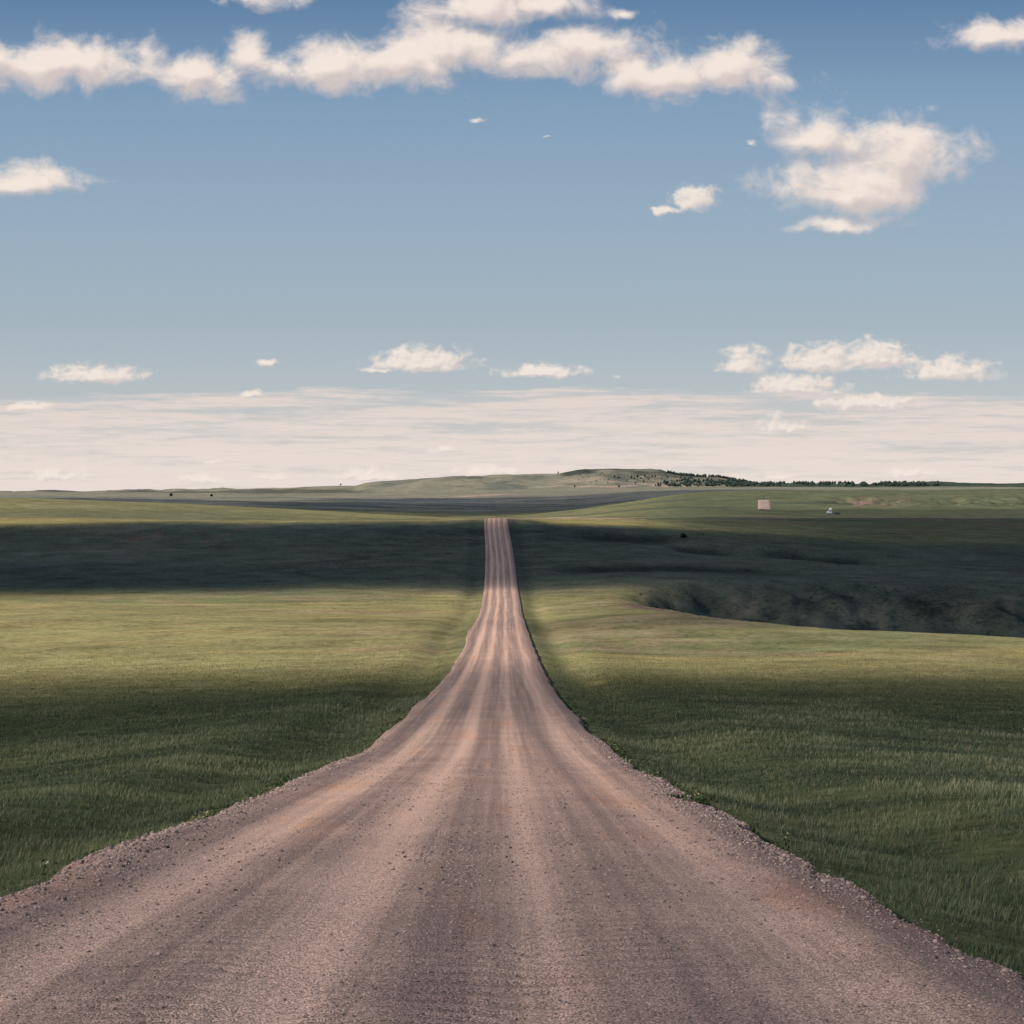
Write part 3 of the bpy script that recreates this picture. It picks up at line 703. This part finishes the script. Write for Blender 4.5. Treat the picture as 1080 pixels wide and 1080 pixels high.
def build_brush():
    VV = []; FF = []; CC = []; k = 0
    for i in range(420):
        y = 425+rng.random()*125; u = 105+rng.random()**1.1*480; x = u*y/F
        g = float(gully_mask(np.array([x]), np.array([y]))[0][0])
        if g < .08 or vnoise(x/9., y/9.) < .42: continue
        z = float(height(np.array([x]), np.array([y]))[0]); s = .28+.42*rng.random()
        V, Fq, C = leaf_cloud(rng, 16, .22, [(0, 0, .5*s, .9*s), (.8*s, 0, .4*s, .7*s), (-.7*s, .2, .45*s, .7*s)])
        VV.append(V+np.array([x, y, z])); FF.append(Fq+k); CC.append(C*(.9+.9*rng.random())); k += len(V)
    o = mesh_obj('gully_brush', np.concatenate(VV), np.concatenate(FF), M_leaf, colors=np.concatenate(CC), smooth=False)
    tag(o, 'low dark brush growing over the shaded slopes of the gully', 'brush', kind='stuff')
build_brush()

# ------------------------------------------------------------------ vehicles
class MB:
    def __init__(s): s.v = []; s.f = []
    def poly_prism(s, prof, y0, y1, inset=0.0, top=None):
        """profile of (x,z) points pushed from y0 to y1; upper points may lean inwards"""
        n = len(prof); k = len(s.v); zs = [p[1] for p in prof]; z0, z1 = min(zs), max(zs)
        for y, sg in ((y0, 1), (y1, -1)):
            for (x, z) in prof:
                t = (z-z0)/(z1-z0+1e-9); s.v.append((x, y+sg*inset*max(0, t-.35)/.65, z))
        s.f.append([k+i for i in range(n)][::-1]); s.f.append([k+n+i for i in range(n)])
        for i in range(n): j = (i+1) % n; s.f.append([k+i, k+j, k+n+j, k+n+i])
        return s
    def box(s, x0, x1, y0, y1, z0, z1): return s.poly_prism([(x0, z0), (x1, z0), (x1, z1), (x0, z1)], y0, y1)
    def wheel(s, cx, cz, y0, y1, r, seg=22, r_in=0.0):
        k = len(s.v)
        prof = [(y0, r*.86), (y0+.04, r), (y1-.04, r), (y1, r*.86)]
        for (y, rr) in prof:
            for j in range(seg):
                a = 6.283185*j/seg; s.v.append((cx+math.cos(a)*rr, y, cz+math.sin(a)*rr))
        for p in range(3):
            for j in range(seg): s.f.append([k+p*seg+j, k+p*seg+(j+1) % seg, k+(p+1)*seg+(j+1) % seg, k+(p+1)*seg+j])
        s.f.append([k+j for j in range(seg)]); s.f.append([k+3*seg+j for j in range(seg)][::-1])
        return s
    def build(s, name, mat, parent, bev=.03):
        me = bpy.data.meshes.new(name); me.from_pydata([tuple(map(float, q)) for q in s.v], [], s.f); me.update()
        me.materials.append(mat); o = bpy.data.objects.new(name, me); col.objects.link(o); o.parent = parent
        import bmesh
        b = bmesh.new(); b.from_mesh(me); bmesh.ops.recalc_face_normals(b, faces=b.faces); b.to_mesh(me); b.free()
        if bev:
            md = o.modifiers.new('bevel', 'BEVEL'); md.width = bev; md.segments = 2; md.limit_method = 'ANGLE'
        return o
W_ = mat_plain('white_paint', (.80, .78, .76), .35, .5, 0, .05); G_ = mat_plain('dark_glass', (.02, .025, .03), .1, .6, 0, .0)
T_ = mat_plain('tyre_rubber', (.02, .02, .02), .9, .2); H_ = mat_plain('steel', (.35, .36, .38), .4, .5, .7); B_ = mat_plain('bed_grey', (.13, .15, .16), .6, .3, 0, .2)
L_ = mat_plain('lamp_lens', (.85, .82, .75), .15, .6, 0, .0); S_ = mat_plain('silver_paint', (.30, .31, .33), .3, .5, .5, .05)
tx, ty, tz = ground_at(879, 1160)
truck = empty('flatbed_truck', (tx, ty, tz+.52), R(4))
truck.scale = (1.06, 1.06, 1.06)
tag(truck, 'white flatbed truck with tall roof fairing driving left along the far track', 'truck')
w = 1.15   # half width; the truck faces -X
cab = MB().poly_prism([(-3.75, .75), (-1.05, .75), (-1.05, 2.75), (-2.35, 2.75), (-2.80, 1.95), (-3.72, 1.72)], -w, w, .10).build('cab', W_, truck, .06)
MB().poly_prism([(-2.50, 2.80), (-1.05, 2.80), (-1.05, 3.95), (-1.30, 3.98), (-1.95, 3.65)], -w+.10, w-.10, .12).build('roof_fairing', W_, truck, .08)
MB().poly_prism([(-2.86, 2.00), (-2.80, 1.98), (-2.36, 2.70), (-2.42, 2.72)], -w+.17, w-.17).build('windscreen', G_, truck, .0)
for sg in (-1, 1):
    d = MB().poly_prism([(-2.55, .90), (-1.35, .90), (-1.35, 2.62), (-2.28, 2.62), (-2.55, 2.02)], sg*(w-.02), sg*(w+.015)).build('door', W_, truck, .01)
    MB().poly_prism([(-2.45, 1.95), (-1.45, 1.95), (-1.45, 2.52), (-2.20, 2.52)], sg*(w-.03), sg*(w+.03)).build('window', G_, d, 0)
    MB().box(-2.62, -2.50, sg*(w+.05), sg*(w+.28), 1.95, 2.45).build('mirror', T_, truck, .02)
    MB().box(-3.80, -3.72, sg*.62, sg*1.02, 1.05, 1.30).build('headlight', L_, truck, .02)
    MB().poly_prism([(-.9, .62), (.2, .62), (.2, 1.0), (-.9, 1.0)], sg*.75, sg*1.1).build('fuel_tank', H_, truck, .1)
MB().box(-3.95, -3.74, -w, w, .45, .85).build('bumper', H_, truck, .05)
MB().box(-3.79, -3.735, -.55, .55, .95, 1.60).build('grille', T_, truck, .02)
MB().box(-.95, 4.0, -.42, .42, .62, .92).build('chassis', T_, truck, .03)
bed = MB().box(-.85, 4.05, -1.22, 1.22, 1.05, 1.26).build('flatbed', B_, truck, .03)
MB().box(-.92, -.84, -1.2, 1.2, 1.05, 2.35).build('headboard', B_, truck, .02)
for sg in (-1, 1):
    for cx in (-2.95, 1.9, 3.1):
        t = MB().wheel(cx, .5, sg*.78, sg*1.14, .5).build('wheel', T_, truck, 0)
        MB().wheel(cx, .5, sg*1.10, sg*1.16, .26, 14).build('rim', H_, t, 0)
# car coming over the far rise
cD = find_depth(806, 526.0, 1290, 1640)
cx_, cy_, cz_ = ground_at(806.3, cD)
car = empty('parked_car', (cx_-1.2, cy_, cz_+.40), R(0)); car.name = 'car'
tag(car, 'small grey car at the top of the far stretch of gravel road', 'car')
# the car faces -Y: profile in (y,z) is pushed along x, so build in rotated axes
hub = (lambda prof, x0, x1, ins=0.0: MB().poly_prism(prof, x0, x1, ins))
def carpart(mb, name, mat, parent, bev=.03):
    mb.v = [(y, x, z) for (x, y, z) in mb.v]; return mb.build(name, mat, parent, bev)
carpart(hub([(-2.3, .35), (2.3, .35), (2.3, 1.05), (1.9, 1.12), (-1.0, 1.10), (-2.2, .95)], -.92, .92, .03), 'body', S_, car, .06)
carpart(hub([(-1.0, 1.10), (1.9, 1.12), (1.7, 1.66), (-.35, 1.70)], -.86, .86, .16), 'roof', S_, car, .05)
carpart(hub([(-1.04, 1.14), (-.98, 1.12), (-.40, 1.64), (-.46, 1.66)], -.68, .68), 'windscreen', G_, car, 0)
for sg in (-1, 1):
    carpart(hub([(-.8, 1.16), (1.6, 1.16), (1.5, 1.58), (-.35, 1.58)], sg*.80, sg*.875), 'window', G_, car, 0)
    carpart(MB().box(-2.33, -2.24, sg*.5, sg*.85, .68, .85), 'headlight', L_, car, .02)
    for cy in (-1.45, 1.45):
        carpart(MB().wheel(cy, .36, sg*.70, sg*.94, .36), 'wheel', T_, car, 0)

# ------------------------------------------------------------------ cumulus overhead: their shadows lie on the land
def add_cloud(cx, cy, rx, ry, H=1150., opac=.9, rag=.75, thick=70., seed=0, power=3.0, softm=70.):
    """cloud whose shadow falls round (cx, cy) on the ground"""
    n = 56; g = np.linspace(-1.25, 1.25, n)
    A, B = np.meshgrid(g, g, indexing='xy')
    wx = 55*fbm(A*rx/120.+seed, B*ry/120., 4, .55, seed=200+seed)/rx; wy = 42*fbm(A*rx/95.-seed, B*ry/95., 4, .55, seed=230+seed)/ry
    dens = 1-(np.abs(A+wx)**power+np.abs(B+wy)**power)**(1/power)
    X = A*rx; Y = B*ry
    zg = float(height(np.array([float(cx)]), np.array([float(cy)]))[0])
    k = (H-zg)/S[2]
    bx, by = cx+S[0]*k, cy+S[1]*k
    puff = np.sqrt(np.clip(dens+.25, 0, 1))
    top = H+thick*puff*(.6+1.2*np.abs(fbm(X/60.+seed, Y/60., 4, .6, seed=seed)))
    bot = H-8*puff
    # widths in metres make the edge softness the same all round
    soft = dens*min(rx, ry)/softm
    V = np.concatenate([np.stack([X, Y, top-H], -1).reshape(-1, 3), np.stack([X, Y, bot-H], -1).reshape(-1, 3)])
    f = grid_faces(n, n); f = np.concatenate([f, f[:, ::-1]+n*n])
    N2 = 2*n*n
    o = mesh_obj('cloud', V, f, M_cloud, attrs={'dens': np.tile(soft.ravel(), 2), 'opac': np.full(N2, 1-math.sqrt(1-opac)), 'rag': np.full(N2, rag)})
    o.location = (bx, by, H); tag(o, kind='structure')
    return o
add_cloud(20, 40, 330, 120, opac=.20, seed=1, rag=1.2)
add_cloud(10, -62, 260, 86, opac=.52, seed=11, rag=.5, power=4)
add_cloud(-10, 133, 260, 50, opac=.44, seed=2, rag=.4, power=6, softm=32)
add_cloud(-305, 497, 250, 58, opac=.8, seed=14, rag=.4, power=4, softm=45)
add_cloud(30, 583, 620, 112, opac=.88, seed=3, rag=.55, power=6)
add_cloud(242, 403, 228, 113, opac=.85, seed=13, rag=.3, power=7)
add_cloud(470, 640, 330, 150, opac=.85, seed=8, rag=.6)
add_cloud(330, 845, 255, 205, opac=.86, seed=9, rag=.4, power=6)
add_cloud(330, 1160, 250, 150, opac=.5, seed=4, rag=1.2)
add_cloud(-330, 2300, 760, 560, opac=.64, seed=5, rag=2.6)
add_cloud(150, 2750, 520, 800, opac=.64, seed=6, rag=2.8)
add_cloud(-900, 5200, 500, 260, opac=.6, seed=7, rag=1.6)

# ------------------------------------------------------------------ sky
world = bpy.data.worlds.new('World'); scene.world = world; world.use_nodes = True
world.node_tree.nodes.clear(); n = NT(world.node_tree)
ST = 0.10
sky = n.node('ShaderNodeTexSky'); sky.sky_type = 'NISHITA'; sky.sun_disc = False
sky.sun_elevation = R(SUN_EL); sky.sun_rotation = math.atan2(S[0], S[1]); sky.altitude = 900; sky.air_density = 1.0; sky.dust_density = 1.6; sky.ozone_density = 1.6
Dv = n.node('ShaderNodeTexCoord').outputs['Generated']
d = n.sep(Dv); fy = n.m('MAXIMUM', d[1], .05)
U = n.m('MULTIPLY', n.m('DIVIDE', d[0], fy), F/100.); Vv = n.m('MULTIPLY', n.m('DIVIDE', d[2], fy), F/100.)   # hundreds of photo pixels, from the true horizon
P = n.comb(U, Vv, 0)
front = n.rng(d[1], .3, .6)
el = Vv
def blobs(Pq, lst):
    acc = None; s = n.sep(Pq)
    for b in lst:
        px, py, rx, ru, rd = b[:5]; k = b[5] if len(b) > 5 else 1.0
        cx = (px-540)/100.; cy = (HY-py)/100.
        ax = n.m('MULTIPLY', n.m('SUBTRACT', s[0], cx), 100./rx)
        ty_ = n.m('SUBTRACT', s[1], cy)
        ay = n.m('MAXIMUM', n.m('MULTIPLY', ty_, 100./ru), n.m('MULTIPLY', ty_, -100./rd))
        e = n.vm('LENGTH', n.comb(ax, ay, 0), out=1)
        v = n.m('SUBTRACT', k, e)
        if acc is None: acc = v
        else:
            q = n.m('SMOOTH_MAX', acc, v, .25); acc = q
    return acc
big = [(205, 82, 70, 24, 26), (262, 60, 30, 24, 20), (340, 74, 80, 32, 28), (420, 70, 80, 36, 34), (480, 52, 70, 42, 40), (510, 10, 75, 40, 30), (560, 62, 60, 28, 24), (575, 4, 60, 25, 24), (610, 50, 75, 26, 26, .95),
       (700, 84, 85, 34, 26), (770, 78, 75, 34, 30), (815, 92, 35, 14, 16, .8), (270, -4, 50, 14, 14), (655, 14, 40, 10, 12, .6),
       (868, 150, 62, 38, 24), (905, 205, 85, 60, 34), (872, 240, 55, 14, 10), (955, 165, 60, 45, 45), (60, 70, 150, 30, 34), (1060, 40, 90, 22, 18, .9), (20, 190, 70, 22, 16, .9)]
small = [(735, 212, 34, 22, 14, .9), (702, 222, 28, 7, 8, .8), (500, 128, 30, 8, 10, .40), (578, 145, 24, 5, 5, .25), (790, 152, 16, 16, 10, .42),
         (445, 386, 72, 24, 8), (400, 391, 34, 6, 4, .8), (570, 394, 60, 14, 6, .95), (785, 388, 36, 28, 8, .95), (868, 386, 56, 30, 9), (925, 380, 50, 26, 12), (838, 412, 62, 24, 7), (910, 425, 75, 12, 14, .9),
         (826, 452, 52, 22, 8, .7), (284, 382, 26, 6, 6, .6), (650, 398, 16, 6, 5, .5), (264, 417, 20, 8, 4, .8), (1000, 395, 60, 24, 10), (100, 398, 80, 18, 8, .9), (30, 430, 40, 10, 6, .8),
         (218, 508, 46, 14, 6, .75), (292, 503, 38, 10, 5, .7), (390, 504, 56, 14, 6, .85), (512, 498, 52, 10, 6, .8), (470, 474, 34, 9, 5, .6), (820, 503, 40, 10, 6, .7), (222, 486, 22, 5, 4, .6), (730, 502, 34, 6, 5, .5), (60, 505, 60, 14, 6, .8), (960, 500, 60, 12, 6, .7)]
def warp(Pq, sc, amt):
    nn = n.node('ShaderNodeTexNoise'); n.put(nn.inputs['Vector'], Pq); nn.inputs['Scale'].default_value = sc; nn.inputs['Detail'].default_value = 4
    return n.vm('ADD', Pq, n.vm('SCALE', n.vm('SUBTRACT', nn.outputs['Color'], (.5, .5, .5)), scale=amt))
SUNOFF = (-0.07, 0.11, 0)
def layer(lst, wsc, wam, nsc, amp, lo, hi, z, z_up=.14):
    Pw = warp(P, wsc, wam)
    B = blobs(Pw, lst)
    Pn = n.vm('ADD', n.vm('MULTIPLY', P, (1, 1.25, 1)), (0, 0, z))
    a = n.noise(Pn, nsc, 10, .61, .28)
    Po = n.vm('ADD', Pn, n.vm('SCALE', (*SUNOFF,), scale=2.0/nsc))
    b = n.noise(Po, nsc, 5, .52, .1)
    dens = n.m('ADD', B, n.m('MULTIPLY', n.m('SUBTRACT', a, .52), amp))
    up = blobs(n.vm('ADD', Pw, (-.05, z_up, 0)), lst)
    al = n.rng(dens, lo, hi)
    a2 = n.noise(Pn, nsc, 5, .52, .1)
    light = n.m('ADD', n.m('ADD', .46, n.m('MULTIPLY', n.m('SUBTRACT', a2, b), 1.9)), n.m('MULTIPLY', n.m('SUBTRACT', B, up), 1.15))
    return al, light, dens
al1, li1, de1 = layer([(b[0], b[1], b[2]*1.12, b[3]*1.12, b[4]*1.0)+tuple(b[5:]) for b in big], 1.6, .36, 1.9, 2.35, -.16, .72, 3.1)
al2, li2, de2 = layer(small, 6, .10, 5.5, 1.7, -.05, .55, 7.7, .05)
def C_(r, g, b):   # sRGB 0..255 of a lit thing in the photo -> radiance before the background strength
    f = lambda v: ((v/255.+.055)/1.055)**2.4
    return (f(r)/ST, f(g)/ST, f(b)/ST)
# clear sky: physical sky toned by elevation
base = n.node('ShaderNodeMix'); base.data_type = 'RGBA'
ramp = n.node('ShaderNodeValToRGB'); n.l.new(n.m('DIVIDE', el, 6.0), ramp.inputs[0])
stops = [(0, (214, 208, 205)), (0.5/6, (200, 200, 202)), (1.0/6, (184, 191, 197)), (1.7/6, (166, 181, 192)), (3.0/6, (150, 172, 191)), (4.0/6, (132, 160, 187)), (5.1/6, (95, 129, 165)), (1.0, (70, 100, 141))]
cr = ramp.color_ramp
while len(cr.elements) < len(stops): cr.elements.new(.5)
for e, (p_, c_) in zip(cr.elements, stops):
    e.position = p_; q = C_(*c_); e.color = (q[0]*ST, q[1]*ST, q[2]*ST, 1)
grad = n.vm('SCALE', ramp.outputs[0], scale=1/ST)
skyc = n.mix(n.m('MULTIPLY', front, .85), sky.outputs[0], grad)
# thin veil of high cloud above the horizon
edge_n = n.noise(n.vm('MULTIPLY', P, (.45, 5.0, 1)), 1.6, 6, .62)
lim = n.m('ADD', n.m('ADD', 1.02, n.m('MULTIPLY', n.m('MULTIPLY', U, U), -.0035)), n.m('MULTIPLY', n.m('SUBTRACT', edge_n, .5), .30))
veil = n.rng(n.m('SUBTRACT', lim, el), -.02, .05)
lo_ = .40
st1 = n.noise(n.vm('MULTIPLY', P, (.40, 7.0, 1)), 1.3, 7, .62, .2)
st2 = n.noise(n.vm('MULTIPLY', P, (1.6, 12.0, 1)), 2.2, 6, .65, .3)
vd = n.m('ADD', n.m('MULTIPLY', st1, .72), n.m('MULTIPLY', st2, .28))
va = n.m('MULTIPLY', veil, n.rng(n.m('ADD', vd, n.rng(el, 0.0, 1.0, .10, 0.0, 'LINEAR')), lo_, .60, .12, .95))
vcol = n.mix(n.rng(el, 0, 1.0), (*C_(233, 221, 213),), (*C_(226, 213, 206),))
skyc = n.mix(n.m('MULTIPLY', va, front), skyc, vcol)
def cc(li, hi, lo): return n.mix(n.rng(li, .1, .85), (*C_(*lo),), (*C_(*hi),))
skyc = n.mix(n.m('MULTIPLY', n.m('MULTIPLY', al2, front), .95), skyc, cc(li2, (242, 230, 219), (214, 204, 202)))
skyc = n.mix(n.m('MULTIPLY', n.m('MULTIPLY', al1, front), .97), skyc, cc(li1, (245, 231, 220), (211, 199, 196)))
bg = n.node('ShaderNodeBackground'); bg.inputs['Strength'].default_value = ST; n.l.new(skyc, bg.inputs[0])
wo = n.node('ShaderNodeOutputWorld'); n.l.new(bg.outputs[0], wo.inputs[0])

# ------------------------------------------------------------------ sun
sd = bpy.data.lights.new('sun', 'SUN'); sd.energy = 5.0; sd.angle = R(.55); sd.color = (1.0, .91, .79)
so = bpy.data.objects.new('sun', sd); col.objects.link(so)
from mathutils import Vector
so.rotation_euler = Vector((-S[0], -S[1], -S[2])).to_track_quat('-Z', 'Y').to_euler(); so.location = (0, 0, 50)

# ------------------------------------------------------------------ camera
cam = bpy.data.cameras.new('camera'); cam.sensor_width = 36; cam.lens = F/1080*36; cam.clip_start = .1; cam.clip_end = 20000
co = bpy.data.objects.new('camera', cam); col.objects.link(co)
co.location = (0, 0, 0); co.rotation_euler = (R(90)-math.atan((540-HY)/F), 0, 0)
scene.camera = co
scene.render.engine = 'CYCLES'
scene.cycles.transparent_max_bounces = 12; scene.cycles.max_bounces = 6
scene.view_settings.view_transform = 'Standard'; scene.view_settings.look = 'None'; scene.view_settings.exposure = 0; scene.view_settings.gamma = 1
scene.render.resolution_x = 1024; scene.render.resolution_y = 1024
